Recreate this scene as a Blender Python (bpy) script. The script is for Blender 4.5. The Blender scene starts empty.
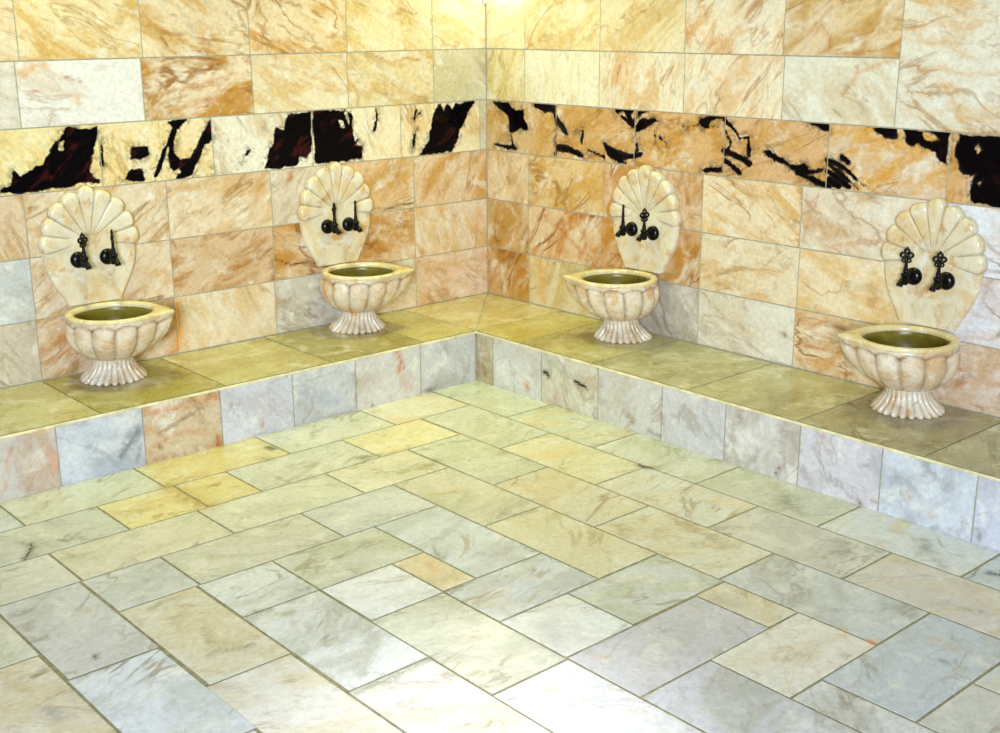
# Marble wash room: two tiled walls, an L-shaped stone bench, four carved basins with shell
# back plates and bronze taps.  Units: metres.  "R" is one tile row (0.25 m).
import bpy, math, random
import numpy as np
from mathutils import Matrix, Vector

R = 0.25
H = 0.985          # bench height in rows
D = 2.235          # bench depth in rows
COL = bpy.context.scene.collection
rng = random.Random(7)

BAND_L= [[(8.76,4.0),(8.58,3.99),(8.37,3.93),(8.2,3.97),(8.24,3.78),(8.32,3.52),(8.41,3.29),(8.39,3.16),(8.27,3.11),(8.28,3.07),(8.92,3.05),(9.4,3.04),(9.86,3.03),(9.85,3.09),(9.69,3.18),(9.61,3.36),(9.52,3.3),(9.36,3.37),(9.16,3.46),(9.02,3.6),(8.89,3.78),(8.8,3.9)],[(7.05,3.98),(6.65,3.99),(6.82,3.82),(6.93,3.49),(6.83,3.32),(6.64,3.34),(6.48,3.5),(6.37,3.76),(6.2,3.93),(6.21,3.61),(6.37,3.52),(6.5,3.3),(6.58,3.03),(6.93,3.01),(6.82,3.19),(6.96,3.13),(7.04,3.37),(7.03,3.54),(7.16,3.26),(7.26,3.02),(7.4,3.04),(7.23,3.29),(7.06,3.64),(6.93,3.86)],[(7.96,3.05),(7.7,3.23),(7.53,3.2),(7.47,3.03)],[(8.19,3.75),(8.14,3.74),(8.17,3.35),(8.22,3.32)],[(7.66,3.6),(7.38,3.59),(7.38,3.45),(7.54,3.38),(7.7,3.42)],[(4.61,4.0),(4.19,3.99),(4.21,3.26),(4.35,3.13),(4.47,3.17),(4.55,3.02),(4.8,3.02),(5.25,3.02),(5.13,3.28),(5.01,3.53),(4.92,3.73),(4.78,3.69),(4.7,3.9)],[(4.15,4.01),(3.45,3.99),(3.3,3.87),(3.29,3.6),(3.26,3.32),(3.06,3.29),(3.09,3.07),(3.5,3.04),(4.18,3.02)],[(1.28,3.97),(1.18,3.99),(1.11,3.87),(1.03,3.98),(0.9,3.88),(0.8,3.99),(0.7,3.89),(0.59,3.98),(0.36,3.97),(0.57,3.63),(0.76,3.24),(0.92,3.02),(1.73,3.02),(1.52,3.24),(1.47,3.48),(1.39,3.77)]]
BAND_L_HOLE= [[(8.89,3.75),(8.8,3.76),(8.81,3.62),(8.89,3.64)],[(3.6,3.78),(3.51,3.76),(3.49,3.65),(3.58,3.67)],[(3.43,3.92),(3.35,3.82),(3.38,3.71),(3.44,3.81)],[(6.99,3.13),(6.84,3.22),(6.83,3.1),(6.98,3.05)]]
BAND_L_THIN= [([(5.8,3.14),(5.64,3.25),(5.49,3.39)],0.014),([(2.75,3.97),(2.74,3.75),(2.79,3.57)],0.015),([(5.14,3.19),(4.98,3.35),(4.87,3.52)],0.018),([(1.8,3.89),(1.86,3.7),(1.71,3.82)],0.007),([(3.3,3.3),(3.19,3.41)],0.011),([(1.92,3.13),(1.81,3.51)],0.007),([(6.25,3.11),(6.26,3.02)],0.018)]
BAND_R= [[(0.2,3.98),(0.65,3.98),(0.86,3.84),(1.12,3.89),(1.15,3.7),(1.27,3.47),(1.01,3.48),(0.83,3.37),(0.68,3.38),(0.65,3.67),(0.32,3.85)],[(1.35,4.0),(1.91,3.98),(2.03,3.86),(1.72,3.86),(1.44,3.92)],[(3.49,4.01),(4.05,4.02),(3.98,3.94),(3.73,3.93),(3.61,3.87)],[(3.3,3.36),(3.51,3.29),(3.66,3.23),(3.95,3.2),(4.27,3.27),(4.2,3.18),(3.76,3.09),(3.86,3.04),(3.59,3.04),(3.41,3.14),(3.36,3.24)],[(4.06,3.74),(4.24,3.84),(4.53,3.87),(4.62,3.84),(4.37,3.74),(4.18,3.62),(4.06,3.61)],[(5.49,3.92),(5.71,3.98),(6.04,4.02),(6.04,3.97),(5.79,3.92),(5.74,3.82),(6.01,3.82),(5.65,3.75),(5.54,3.79)],[(5.58,3.07),(5.79,3.15),(6.05,3.19),(6.1,3.06),(5.69,3.03)],[(7.47,3.31),(7.69,3.36),(7.83,3.26),(8.01,3.28),(7.84,3.19),(7.65,3.12),(7.54,3.17)],[(7.64,4.01),(8.08,3.99),(8.09,3.87),(7.93,3.91)],[(8.71,4.0),(9.23,4.0),(9.25,3.87),(9.07,3.86),(8.89,3.94)],[(9.38,4.0),(9.91,4.0),(10.08,4.0),(10.11,3.51),(9.98,3.57),(9.89,3.7),(9.78,3.74),(9.64,3.78),(9.52,3.73),(9.41,3.84)],[(10.25,3.97),(10.84,3.98),(11.4,3.98),(11.52,3.01),(10.95,2.99),(10.58,3.01),(10.47,3.07),(10.5,3.28),(10.57,3.47),(10.46,3.42),(10.33,3.48),(10.24,3.62),(10.19,3.75)],[(0.23,3.13),(0.77,3.15),(0.92,3.08),(0.65,3.04)]]
BAND_R_HOLE= [[(9.69,3.96),(9.88,3.96),(9.95,3.88),(9.83,3.83),(9.73,3.88)],[(10.47,3.83),(10.54,3.88),(10.63,3.79),(10.54,3.72)],[(10.54,3.33),(10.68,3.4),(10.63,3.25)]]
BAND_R_THIN= [([(0.74,3.36),(0.8,3.13)],0.028),([(2.02,3.93),(2.08,3.71),(2.27,3.54),(2.33,3.46)],0.032),([(2.09,3.2),(2.47,3.17),(2.74,3.08)],0.06),([(2.89,3.21),(3.31,3.11)],0.04),([(3.81,3.99),(4.03,3.72)],0.05),([(3.61,3.92),(3.93,3.78)],0.03),([(4.05,3.84),(4.19,3.99),(4.36,4.03)],0.032),([(5.17,3.77),(5.5,3.82)],0.032),([(4.53,3.68),(4.54,3.42),(4.75,3.42)],0.02),([(4.66,3.55),(4.82,3.45)],0.024),([(4.12,3.3),(4.09,3.56)],0.03),([(6.05,3.94),(6.28,3.79),(6.39,3.66),(6.56,3.68),(6.61,3.48)],0.044),([(6.08,3.44),(6.31,3.38),(6.62,3.26)],0.052),([(6.13,3.25),(6.43,3.11)],0.048),([(6.08,3.78),(6.21,3.57),(6.12,3.41)],0.04),([(6.54,3.64),(6.6,3.4)],0.024),([(6.85,3.5),(7.11,3.41),(7.51,3.27)],0.052),([(6.97,3.48),(7.11,3.39)],0.05),([(7.65,3.17),(7.9,3.11),(8.16,3.03)],0.052),([(8.13,3.44),(8.42,3.35),(8.76,3.1)],0.036),([(8.14,3.26),(8.53,3.06)],0.044),([(8.13,3.37),(8.68,3.06)],0.03),([(8.37,3.51),(8.47,3.43)],0.06),([(8.15,3.14),(8.32,3.06)],0.06),([(2.0,3.93),(2.03,3.05)],0.02),([(2.54,3.55),(2.75,3.55),(2.73,3.31)],0.016)]
STROKES={
'L': [([(2.9,2.08),(2.49,2.06),(1.91,2.1)],0.02,(70,40,15),0.95),([(5.11,1.4),(4.82,1.27),(4.52,1.25),(4.19,1.22)],0.02,(80,45,15),0.95),([(7.28,4.38),(6.82,4.47),(6.04,4.57)],0.057,(190,130,50),0.7),([(6.53,4.26),(6.19,4.3),(5.78,4.23)],0.051,(180,115,45),0.7),([(7.33,4.17),(6.91,4.13),(6.48,4.23)],0.061,(195,140,60),0.6),([(7.11,4.26),(6.65,4.37)],0.04,(170,110,40),0.6),([(9.35,4.81),(9.19,4.88),(8.95,4.93)],0.071,(224,165,85),0.7),([(9.38,4.8),(9.26,4.81)],0.036,(140,70,20),0.7),([(8.66,4.74),(8.54,4.71),(8.43,4.66)],0.028,(165,95,70),0.8),([(9.18,4.54),(9.11,4.54)],0.022,(200,90,50),0.7),([(8.52,4.42),(8.5,4.33)],0.06,(215,160,80),0.7),([(7.31,5.56),(7.0,5.46),(6.7,5.33),(6.35,5.1)],0.04,(205,150,70),0.7),([(4.72,5.91),(4.52,5.86),(4.28,5.81)],0.028,(150,80,30),0.8),([(4.86,5.24),(4.66,5.17),(4.47,5.05)],0.03,(190,120,50),0.7),([(5.35,5.36),(5.15,5.35)],0.03,(220,140,40),0.8),([(3.86,5.83),(3.37,5.6)],0.03,(195,140,70),0.6),([(5.08,5.82),(4.34,5.44)],0.02,(205,155,80),0.5),([(2.8,4.94),(2.58,4.86),(2.35,4.77),(2.04,4.87),(1.56,4.8)],0.02,(165,95,40),0.75),([(3.25,4.41),(3.13,4.23),(3.18,4.03)],0.02,(185,120,50),0.7),([(4.95,4.82),(4.38,4.68),(3.76,4.42)],0.03,(205,150,75),0.6),([(4.39,4.55),(3.94,4.35),(3.44,4.3)],0.028,(205,150,75),0.55),([(5.29,4.75),(4.4,4.41)],0.028,(210,160,90),0.5),([(6.63,5.71),(6.5,5.55),(6.39,5.3),(6.13,5.13)],0.028,(200,180,160),0.6),([(6.81,5.27),(6.04,5.06)],0.02,(200,150,80),0.5),([(4.7,2.92),(4.68,2.83),(4.8,2.72)],0.05,(190,110,35),0.8),([(5.45,2.42),(5.33,2.76)],0.091,(205,150,80),0.5),([(6.95,1.87),(6.39,1.8),(5.92,1.46),(5.21,1.47)],0.014,(165,110,50),0.6),([(7.09,1.96),(7.03,1.85)],0.032,(150,85,30),0.8),([(6.49,1.74),(6.13,1.43),(5.81,1.66)],0.05,(190,135,65),0.45),([(7.66,2.11),(7.47,2.24),(7.13,2.44)],0.03,(195,140,65),0.6),([(7.74,2.24),(7.24,2.77)],0.05,(205,160,90),0.5),([(7.71,1.56),(7.27,1.41),(7.23,1.23)],0.1,(205,155,75),0.55),([(7.09,0.9),(7.08,0.59),(7.16,0.07)],0.081,(225,155,60),0.85),([(9.5,0.47),(9.27,0.58),(9.01,0.66)],0.07,(190,125,50),0.75),([(9.47,0.25),(9.04,0.42)],0.051,(200,140,70),0.6),([(9.36,1.69),(9.3,1.78)],0.078,(200,150,80),0.6),([(1.66,2.13),(1.39,2.5),(1.08,2.77)],0.05,(205,155,80),0.55),([(1.25,2.19),(0.85,2.61),(0.32,2.81)],0.05,(205,150,75),0.5),([(0.25,1.74),(0.31,1.42)],0.08,(225,150,100),0.5),([(1.29,0.25),(1.02,0.53)],0.051,(225,170,120),0.5),([(5.9,3.59),(5.91,3.56)],0.014,(60,40,30),0.4),([(5.16,0.27),(5.11,0.73)],0.04,(200,140,70),0.6)] ,
'R': [([(1.6,0.89),(1.63,0.53),(1.69,0.13)],0.09,(225,160,75),0.75),([(1.74,1.85),(2.05,1.69),(2.58,1.37),(3.2,1.12)],0.05,(190,120,50),0.6),([(2.38,1.98),(2.71,1.71),(3.17,1.2)],0.06,(200,125,45),0.65),([(2.17,1.21),(2.99,1.09)],0.06,(200,140,70),0.4),([(3.34,2.87),(3.41,2.32),(3.4,1.42)],0.11,(205,140,50),0.6),([(5.08,2.24),(5.28,1.96),(5.48,1.63)],0.071,(190,125,45),0.6),([(5.4,2.27),(5.56,1.68)],0.05,(200,135,60),0.6),([(4.86,1.58),(5.44,1.39)],0.05,(200,140,60),0.5),([(7.97,2.88),(7.93,2.69),(7.82,2.44),(7.75,2.14)],0.02,(195,125,60),0.75),([(7.93,2.69),(8.09,2.34),(8.31,2.12),(8.56,2.2)],0.02,(200,140,90),0.6),([(8.26,2.09),(8.61,2.2),(9.09,2.3)],0.036,(220,150,100),0.6),([(7.69,2.62),(7.92,2.8)],0.036,(200,130,80),0.5),([(7.84,5.47),(8.0,5.28),(8.01,5.07),(8.36,5.05),(8.87,5.11),(9.14,5.2)],0.028,(180,120,65),0.75),([(7.84,5.47),(7.72,5.32)],0.028,(205,140,70),0.5),([(8.68,5.3),(8.97,5.4)],0.032,(190,130,70),0.5),([(8.14,5.61),(8.65,5.68)],0.091,(215,180,110),0.5),([(8.28,4.45),(8.4,4.59),(8.51,4.77),(8.88,4.91),(9.16,4.99)],0.03,(210,150,95),0.75),([(8.5,4.87),(8.52,4.79)],0.03,(190,120,60),0.8),([(9.25,5.4),(9.56,5.45),(9.93,5.51),(10.31,5.48)],0.028,(215,165,110),0.65),([(9.3,4.81),(9.85,4.88),(10.23,4.8),(10.74,4.85)],0.032,(215,170,120),0.55),([(9.57,4.49),(9.95,4.61)],0.041,(220,185,140),0.5),([(9.36,4.2),(10.79,4.37)],0.041,(225,195,160),0.5),([(9.93,4.63),(10.0,4.59)],0.041,(215,160,90),0.8),([(7.75,0.85),(8.02,0.76),(8.28,0.89)],0.028,(195,125,60),0.7),([(7.78,0.4),(8.11,0.41),(8.54,0.43)],0.028,(195,125,60),0.7),([(7.8,0.74),(8.19,0.64),(8.53,0.58)],0.014,(190,130,70),0.5),([(10.56,0.29),(10.86,0.48),(11.23,0.48)],0.032,(205,130,80),0.45),([(10.61,0.57),(10.98,0.77)],0.02,(205,120,70),0.45),([(10.47,2.57),(11.0,2.56)],0.032,(220,180,160),0.6),([(10.43,2.27),(10.8,2.39),(11.02,2.37)],0.036,(222,175,150),0.6),([(10.73,2.95),(10.95,3.01)],0.022,(222,180,155),0.6),([(10.68,1.42),(11.13,1.43)],0.028,(215,175,145),0.5),([(10.51,1.76),(11.07,1.93)],0.022,(220,185,170),0.5),([(1.1,3.62),(0.74,2.85),(0.65,2.54)],0.04,(170,150,120),0.5),([(0.62,2.48),(0.71,2.44)],0.05,(140,90,60),0.6),([(3.78,4.95),(3.84,4.6)],0.05,(200,140,70),0.6),([(4.13,4.95),(3.68,4.25)],0.03,(215,165,100),0.5),([(5.56,4.77),(5.93,4.58)],0.04,(225,165,100),0.6),([(1.79,5.55),(2.12,5.31)],0.04,(220,170,90),0.5),([(1.21,5.25),(1.29,5.09),(1.41,5.07)],0.05,(215,160,60),0.7),([(5.46,5.38),(5.73,5.14)],0.03,(225,160,90),0.6),([(5.77,5.54),(5.58,5.19)],0.03,(220,150,80),0.5),([(5.88,2.41),(6.45,2.81),(7.04,3.0)],0.03,(220,170,100),0.55),([(6.9,2.11),(7.47,2.51),(7.65,2.69)],0.041,(220,165,95),0.5),([(5.71,2.65),(6.24,2.87)],0.03,(225,175,110),0.5),([(6.39,2.1),(6.76,2.68)],0.028,(170,165,150),0.4),([(7.24,1.94),(7.28,1.88)],0.028,(150,110,60),0.7),([(7.49,0.55),(7.52,0.5)],0.041,(120,100,80),0.8),([(6.66,0.83),(6.7,0.76)],0.05,(190,150,140),0.6),([(7.28,1.36),(7.26,1.24)],0.036,(190,140,80),0.5),([(2.96,0.04),(2.18,0.21)],0.02,(190,180,150),0.4),([(9.16,5.47),(9.21,5.48)],0.014,(200,150,110),0.1)] ,
'FL': [([(8.88,-0.18),(8.55,-0.18),(8.13,-0.22)],0.04,(205,130,80),0.8),([(7.99,-0.18),(7.83,-0.17),(7.64,-0.19)],0.05,(215,125,60),0.85),([(8.85,-0.79),(8.59,-0.65),(8.25,-0.6),(7.91,-0.68)],0.05,(190,130,85),0.6),([(8.89,-0.91),(8.62,-0.94),(8.28,-0.98)],0.05,(170,110,70),0.6),([(8.68,-0.75),(8.65,-0.79)],0.036,(110,60,30),0.8),([(7.69,-0.82),(7.68,-0.96)],0.03,(170,80,30),0.8),([(8.87,-0.46),(8.73,-0.38)],0.061,(205,145,100),0.6),([(4.1,-0.04),(3.99,-0.25),(4.04,-0.46)],0.06,(205,125,75),0.85),([(4.01,-0.19),(3.93,-0.41)],0.02,(90,40,20),0.8),([(4.05,-0.14),(3.94,-0.72),(3.79,-0.85)],0.061,(210,160,130),0.4),([(6.03,-0.41),(5.74,-0.6),(5.42,-0.72)],0.11,(160,166,178),0.7),([(6.14,-0.62),(5.66,-0.96),(5.04,-0.99)],0.07,(165,155,140),0.6),([(9.3,-0.76),(9.16,-0.6),(9.01,-0.42)],0.11,(120,125,130),0.8),([(9.65,-0.75),(9.41,-0.7),(9.17,-0.71)],0.081,(160,160,165),0.6),([(9.05,-0.87),(8.97,-0.64)],0.041,(120,120,125),0.6),([(10.94,-0.24),(10.99,-0.45),(11.05,-0.82)],0.045,(205,165,140),0.7),([(10.32,-0.47),(10.3,-0.68)],0.06,(225,165,140),0.8),([(10.53,-0.57),(10.5,-0.81)],0.091,(190,150,130),0.5),([(10.54,-0.11),(10.39,-0.07)],0.058,(220,180,120),0.6),([(10.82,-0.57),(10.89,-0.86)],0.045,(180,160,160),0.5),([(6.87,-0.63),(6.87,-0.86)],0.04,(180,130,95),0.7),([(4.65,-0.94),(4.64,-1.08)],0.022,(60,55,45),0.8),([(5.01,-0.32),(4.98,-0.51)],0.04,(150,135,100),0.7),([(3.42,-0.96),(3.14,-0.91)],0.06,(120,115,105),0.7),([(2.77,-0.04),(2.72,-0.05)],0.03,(50,50,40),0.8),([(7.42,-0.34),(7.4,-0.39)],0.028,(160,120,60),0.7),([(5.04,-0.95),(4.98,-0.69)],0.028,(110,105,85),0.6),([(6.64,-0.94),(7.12,-0.97)],0.036,(160,155,155),0.5)] ,
'FR': [([(4.07,-0.43),(4.15,-0.43),(4.2,-0.49)],0.05,(15,12,10),1),([(4.85,-0.42),(4.99,-0.45),(5.14,-0.47)],0.05,(20,15,10),1),([(5.11,-0.42),(5.23,-0.5)],0.03,(235,215,190),0.9),([(3.61,-0.74),(3.66,-0.86)],0.06,(205,115,50),0.8),([(2.25,-0.39),(2.31,-0.68),(2.27,-0.88)],0.06,(150,125,90),0.7),([(2.42,-0.59),(2.48,-0.83)],0.04,(110,90,60),0.6),([(4.1,-0.11),(4.35,-0.26),(4.75,-0.37),(4.94,-0.42)],0.058,(160,160,140),0.65),([(4.33,-0.7),(4.46,-0.86)],0.058,(190,160,130),0.5),([(5.02,-0.48),(5.1,-0.89)],0.02,(175,160,150),0.6),([(5.28,-0.49),(5.34,-0.87)],0.02,(165,130,100),0.6),([(5.88,-0.32),(5.77,-0.59),(5.62,-0.8)],0.04,(195,175,145),0.7),([(6.07,-0.74),(6.21,-0.81)],0.06,(130,100,45),0.8),([(6.56,-0.88),(6.82,-0.92)],0.04,(130,105,80),0.7),([(6.76,-0.4),(6.85,-0.72),(6.95,-0.95)],0.036,(170,140,110),0.6),([(5.31,-0.91),(5.36,-0.99)],0.02,(60,50,40),0.7),([(7.69,-0.34),(7.9,-0.57),(8.13,-0.74)],0.036,(150,150,155),0.7),([(8.26,-1.09),(8.76,-0.92)],0.022,(190,180,170),0.5),([(8.49,-0.79),(8.57,-0.81)],0.04,(120,110,80),0.6),([(8.7,-0.65),(8.68,-0.82)],0.045,(140,125,100),0.5),([(9.11,-0.81),(9.13,-0.83)],0.03,(110,30,40),0.9),([(9.06,-0.9),(9.09,-0.94)],0.032,(90,55,40),0.9),([(8.28,-0.79),(8.35,-0.91)],0.04,(135,120,85),0.6),([(7.41,-0.17),(7.45,-0.32)],0.036,(200,180,150),0.6),([(9.82,-0.12),(9.92,-0.2)],0.05,(200,165,140),0.6),([(9.44,-0.3),(9.47,-0.47)],0.03,(190,170,140),0.6),([(10.43,-0.41),(10.56,-0.37)],0.012,(120,120,120),0.6),([(10.47,-0.92),(10.51,-0.97)],0.03,(110,85,70),0.8),([(10.66,-0.86),(10.78,-0.85)],0.036,(165,120,110),0.6),([(11.11,-0.58),(11.13,-0.71)],0.022,(150,120,90),0.7),([(11.18,-0.56),(11.22,-0.69)],0.045,(170,145,120),0.6),([(11.67,-0.1),(11.71,-0.12)],0.036,(150,165,165),0.7),([(12.22,-0.8),(12.24,-0.93)],0.036,(130,125,110),0.8),([(11.53,-0.81),(11.63,-0.81)],0.036,(190,160,120),0.7),([(9.8,-0.73),(10.29,-0.74)],0.05,(175,170,170),0.4),([(11.98,-0.04),(12.1,-0.14)],0.032,(180,175,185),0.5),([(10.73,-0.13),(10.81,-0.81)],0.028,(160,165,165),0.5)] ,
'G': [([(3.32,7.35),(3.33,7.46),(3.29,7.55)],0.067,(25,25,15),1),([(11.37,3.96),(11.43,4.11),(11.6,4.36)],0.05,(60,55,35),0.9),([(11.48,3.77),(11.39,3.98)],0.04,(140,130,90),0.6),([(11.04,8.12),(10.94,8.1),(10.78,8.19),(10.59,8.24)],0.041,(120,100,65),0.75),([(10.79,7.54),(10.9,7.87),(10.79,8.06)],0.04,(150,130,90),0.6),([(11.05,6.72),(10.88,6.64),(10.69,6.64)],0.051,(150,145,110),0.6),([(12.63,7.28),(12.49,7.26)],0.03,(120,95,50),0.8),([(11.98,7.3),(11.99,7.34)],0.04,(60,40,50),0.9),([(11.63,6.23),(11.63,6.27)],0.071,(170,150,110),0.7),([(12.24,5.78),(12.16,5.79)],0.09,(120,115,105),0.7),([(12.8,8.0),(12.72,8.19)],0.1,(150,150,155),0.6),([(12.84,7.06),(12.8,7.49)],0.09,(190,165,110),0.5),([(12.53,7.73),(12.35,8.28)],0.09,(175,170,165),0.4),([(10.31,9.79),(9.83,9.82),(9.53,9.77),(9.3,9.78)],0.061,(150,155,150),0.8),([(9.48,7.46),(9.35,7.47)],0.032,(110,90,60),0.8),([(10.01,7.83),(9.87,7.86)],0.081,(160,145,100),0.6),([(10.21,7.55),(10.03,7.64)],0.061,(140,125,95),0.6),([(6.29,4.23),(6.02,4.29)],0.073,(120,120,80),0.8),([(6.26,5.13),(5.94,5.13),(5.58,5.17)],0.076,(150,145,85),0.7),([(5.72,5.22),(5.49,5.08)],0.095,(130,125,75),0.6),([(6.45,6.14),(6.24,6.23),(6.03,6.26)],0.063,(190,180,110),0.7),([(7.11,2.8),(7.1,2.94)],0.082,(90,75,35),0.9),([(7.44,3.24),(7.43,3.31)],0.092,(140,110,60),0.7),([(4.79,3.09),(4.73,3.29)],0.162,(230,195,150),0.7),([(7.86,7.91),(7.96,8.17)],0.071,(216,172,120),0.7),([(5.51,12.71),(5.53,12.78)],0.036,(235,150,60),1),([(5.49,12.36),(5.49,12.42)],0.036,(230,180,90),0.8),([(5.23,6.83),(5.26,6.97)],0.121,(215,185,120),0.7),([(3.54,9.03),(3.49,9.24)],0.139,(230,200,150),0.7),([(3.7,6.1),(4.03,6.1)],0.197,(235,205,150),0.45),([(9.1,3.31),(9.08,3.85),(9.06,4.37)],0.173,(185,155,65),0.75),([(7.82,2.47),(8.0,2.92)],0.112,(220,195,110),0.6),([(9.42,3.7),(9.71,3.68),(9.98,3.78)],0.051,(200,170,90),0.5),([(10.72,5.21),(9.86,5.16),(9.02,5.25)],0.05,(190,185,150),0.4),([(2.73,9.62),(2.94,9.83)],0.189,(140,145,125),0.75),([(3.02,10.0),(3.08,10.14)],0.1,(150,150,130),0.6),([(2.35,8.96),(2.57,9.3),(2.56,9.52)],0.064,(190,185,150),0.6),([(2.66,11.69),(2.94,11.93)],0.122,(140,145,130),0.75),([(3.06,12.14),(3.17,12.27)],0.078,(150,150,130),0.6),([(2.68,11.23),(2.62,11.42),(2.67,11.67)],0.072,(195,180,140),0.6),([(3.38,11.37),(3.39,11.52)],0.058,(130,140,130),0.7),([(3.56,11.07),(3.72,11.22)],0.094,(150,150,135),0.6),([(2.93,12.76),(2.89,12.87)],0.064,(60,65,55),0.9),([(2.39,8.02),(2.04,7.91)],0.122,(150,150,110),0.6),([(3.12,8.26),(2.91,8.29),(2.56,8.32)],0.089,(190,185,140),0.6),([(7.99,9.42),(8.1,9.72)],0.041,(150,150,150),0.5),([(7.9,10.06),(8.03,10.4),(8.17,10.57)],0.104,(190,190,195),0.7),([(8.04,10.83),(7.81,10.75),(7.61,10.78),(7.23,10.66)],0.032,(170,165,165),0.7),([(7.97,10.95),(7.91,11.0)],0.032,(205,180,150),0.8),([(7.64,11.11),(7.57,11.17)],0.022,(190,170,160),0.7),([(8.85,11.05),(8.75,11.09)],0.032,(225,200,160),0.8),([(8.31,11.28),(8.57,11.56),(8.96,11.81)],0.095,(215,215,225),0.6),([(6.23,10.92),(5.95,10.99),(5.88,11.23)],0.085,(175,175,180),0.5),([(6.49,11.49),(6.5,11.63)],0.045,(170,170,170),0.6),([(6.41,10.89),(6.4,10.99)],0.054,(225,205,180),0.6),([(6.64,11.95),(6.5,12.36),(5.81,12.4)],0.045,(205,205,215),0.4),([(6.7,12.99),(6.63,13.3)],0.032,(190,185,185),0.4),([(7.02,13.35),(7.02,13.41)],0.022,(195,165,120),0.8),([(4.5,12.47),(4.49,12.59)],0.072,(150,165,160),0.7),([(5.21,12.0),(4.91,12.33),(4.46,12.51)],0.036,(165,165,160),0.6),([(5.32,13.43),(5.33,13.53)],0.036,(120,125,120),0.8),([(5.35,13.62),(5.27,13.75)],0.05,(180,170,120),0.6),([(4.06,12.98),(3.94,13.22)],0.028,(130,130,125),0.7),([(5.96,12.99),(6.2,13.31)],0.022,(175,180,180),0.5),([(4.96,13.17),(4.96,13.47)],0.094,(205,190,150),0.5),([(4.38,8.86),(4.54,9.09)],0.067,(195,175,145),0.8),([(5.22,8.7),(5.41,8.97)],0.076,(180,165,125),0.7),([(4.97,9.8),(4.7,9.83),(4.68,10.06)],0.089,(170,170,155),0.6),([(5.38,9.21),(4.94,9.18)],0.054,(195,185,160),0.5),([(6.2,7.58),(6.14,7.82),(5.93,8.28)],0.067,(205,200,150),0.5),([(6.14,7.31),(5.99,7.55),(5.71,7.56)],0.045,(140,135,110),0.7),([(6.94,8.01),(7.05,8.52)],0.095,(195,195,195),0.6),([(8.4,6.48),(8.34,6.75)],0.102,(185,180,150),0.6),([(8.53,7.57),(8.97,7.55)],0.092,(200,195,170),0.6),([(8.26,8.9),(8.04,9.28)],0.054,(185,185,160),0.6),([(8.71,9.7),(8.47,9.85)],0.032,(190,170,120),0.6),([(8.41,9.44),(8.29,9.38)],0.073,(180,180,165),0.6)] ,
}


def lin(c):
    return tuple(((v/255.0)/12.92 if v/255.0 <= 0.04045 else ((v/255.0+0.055)/1.055)**2.4) for v in c)

# ------------------------------------------------------------------ materials
class NT:
    def __init__(s, name):
        s.m = bpy.data.materials.new(name); s.m.use_nodes = True
        s.t = s.m.node_tree; s.t.nodes.clear()
        s.out = s.n('ShaderNodeOutputMaterial'); s.b = s.n('ShaderNodeBsdfPrincipled')
        s.l(s.b.outputs[0], s.out.inputs[0])
    def n(s, typ, **kw):
        x = s.t.nodes.new(typ)
        for k, v in kw.items(): setattr(x, k, v)
        return x
    def l(s, a, b): s.t.links.new(a, b)
    def put(s, sock, v):
        if hasattr(v, 'is_linked') or isinstance(v, bpy.types.NodeSocket): s.l(v, sock)
        else: sock.default_value = v
    def attr(s, name, out='Color'):
        a = s.n('ShaderNodeAttribute', attribute_name=name); return a.outputs[out]
    def math(s, op, a, b=0.0, c=0.0, clamp=False):
        x = s.n('ShaderNodeMath', operation=op); x.use_clamp = clamp
        s.put(x.inputs[0], a); s.put(x.inputs[1], b); s.put(x.inputs[2], c); return x.outputs[0]
    def noise(s, vec, scale, detail=5, rough=.6, dist=0.0, out='Fac'):
        x = s.n('ShaderNodeTexNoise'); s.l(vec, x.inputs['Vector'])
        x.inputs['Scale'].default_value = scale; x.inputs['Detail'].default_value = detail
        x.inputs['Roughness'].default_value = rough; x.inputs['Distortion'].default_value = dist
        return x.outputs[out]
    def ss(s, v, lo, hi, a=0.0, b=1.0):
        x = s.n('ShaderNodeMapRange', interpolation_type='SMOOTHSTEP')
        s.put(x.inputs[0], v); s.put(x.inputs[1], lo); s.put(x.inputs[2], hi); s.put(x.inputs[3], a); s.put(x.inputs[4], b)
        return x.outputs[0]
    def mix(s, f, a, b, mode='MIX'):
        x = s.n('ShaderNodeMix', data_type='RGBA', blend_type=mode)
        s.put(x.inputs[0], f); s.put(x.inputs[6], a); s.put(x.inputs[7], b); return x.outputs[2]
    def scale(s, vec, v):
        x = s.n('ShaderNodeVectorMath', operation='MULTIPLY'); s.l(vec, x.inputs[0]); x.inputs[1].default_value = v
        return x.outputs[0]

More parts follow.
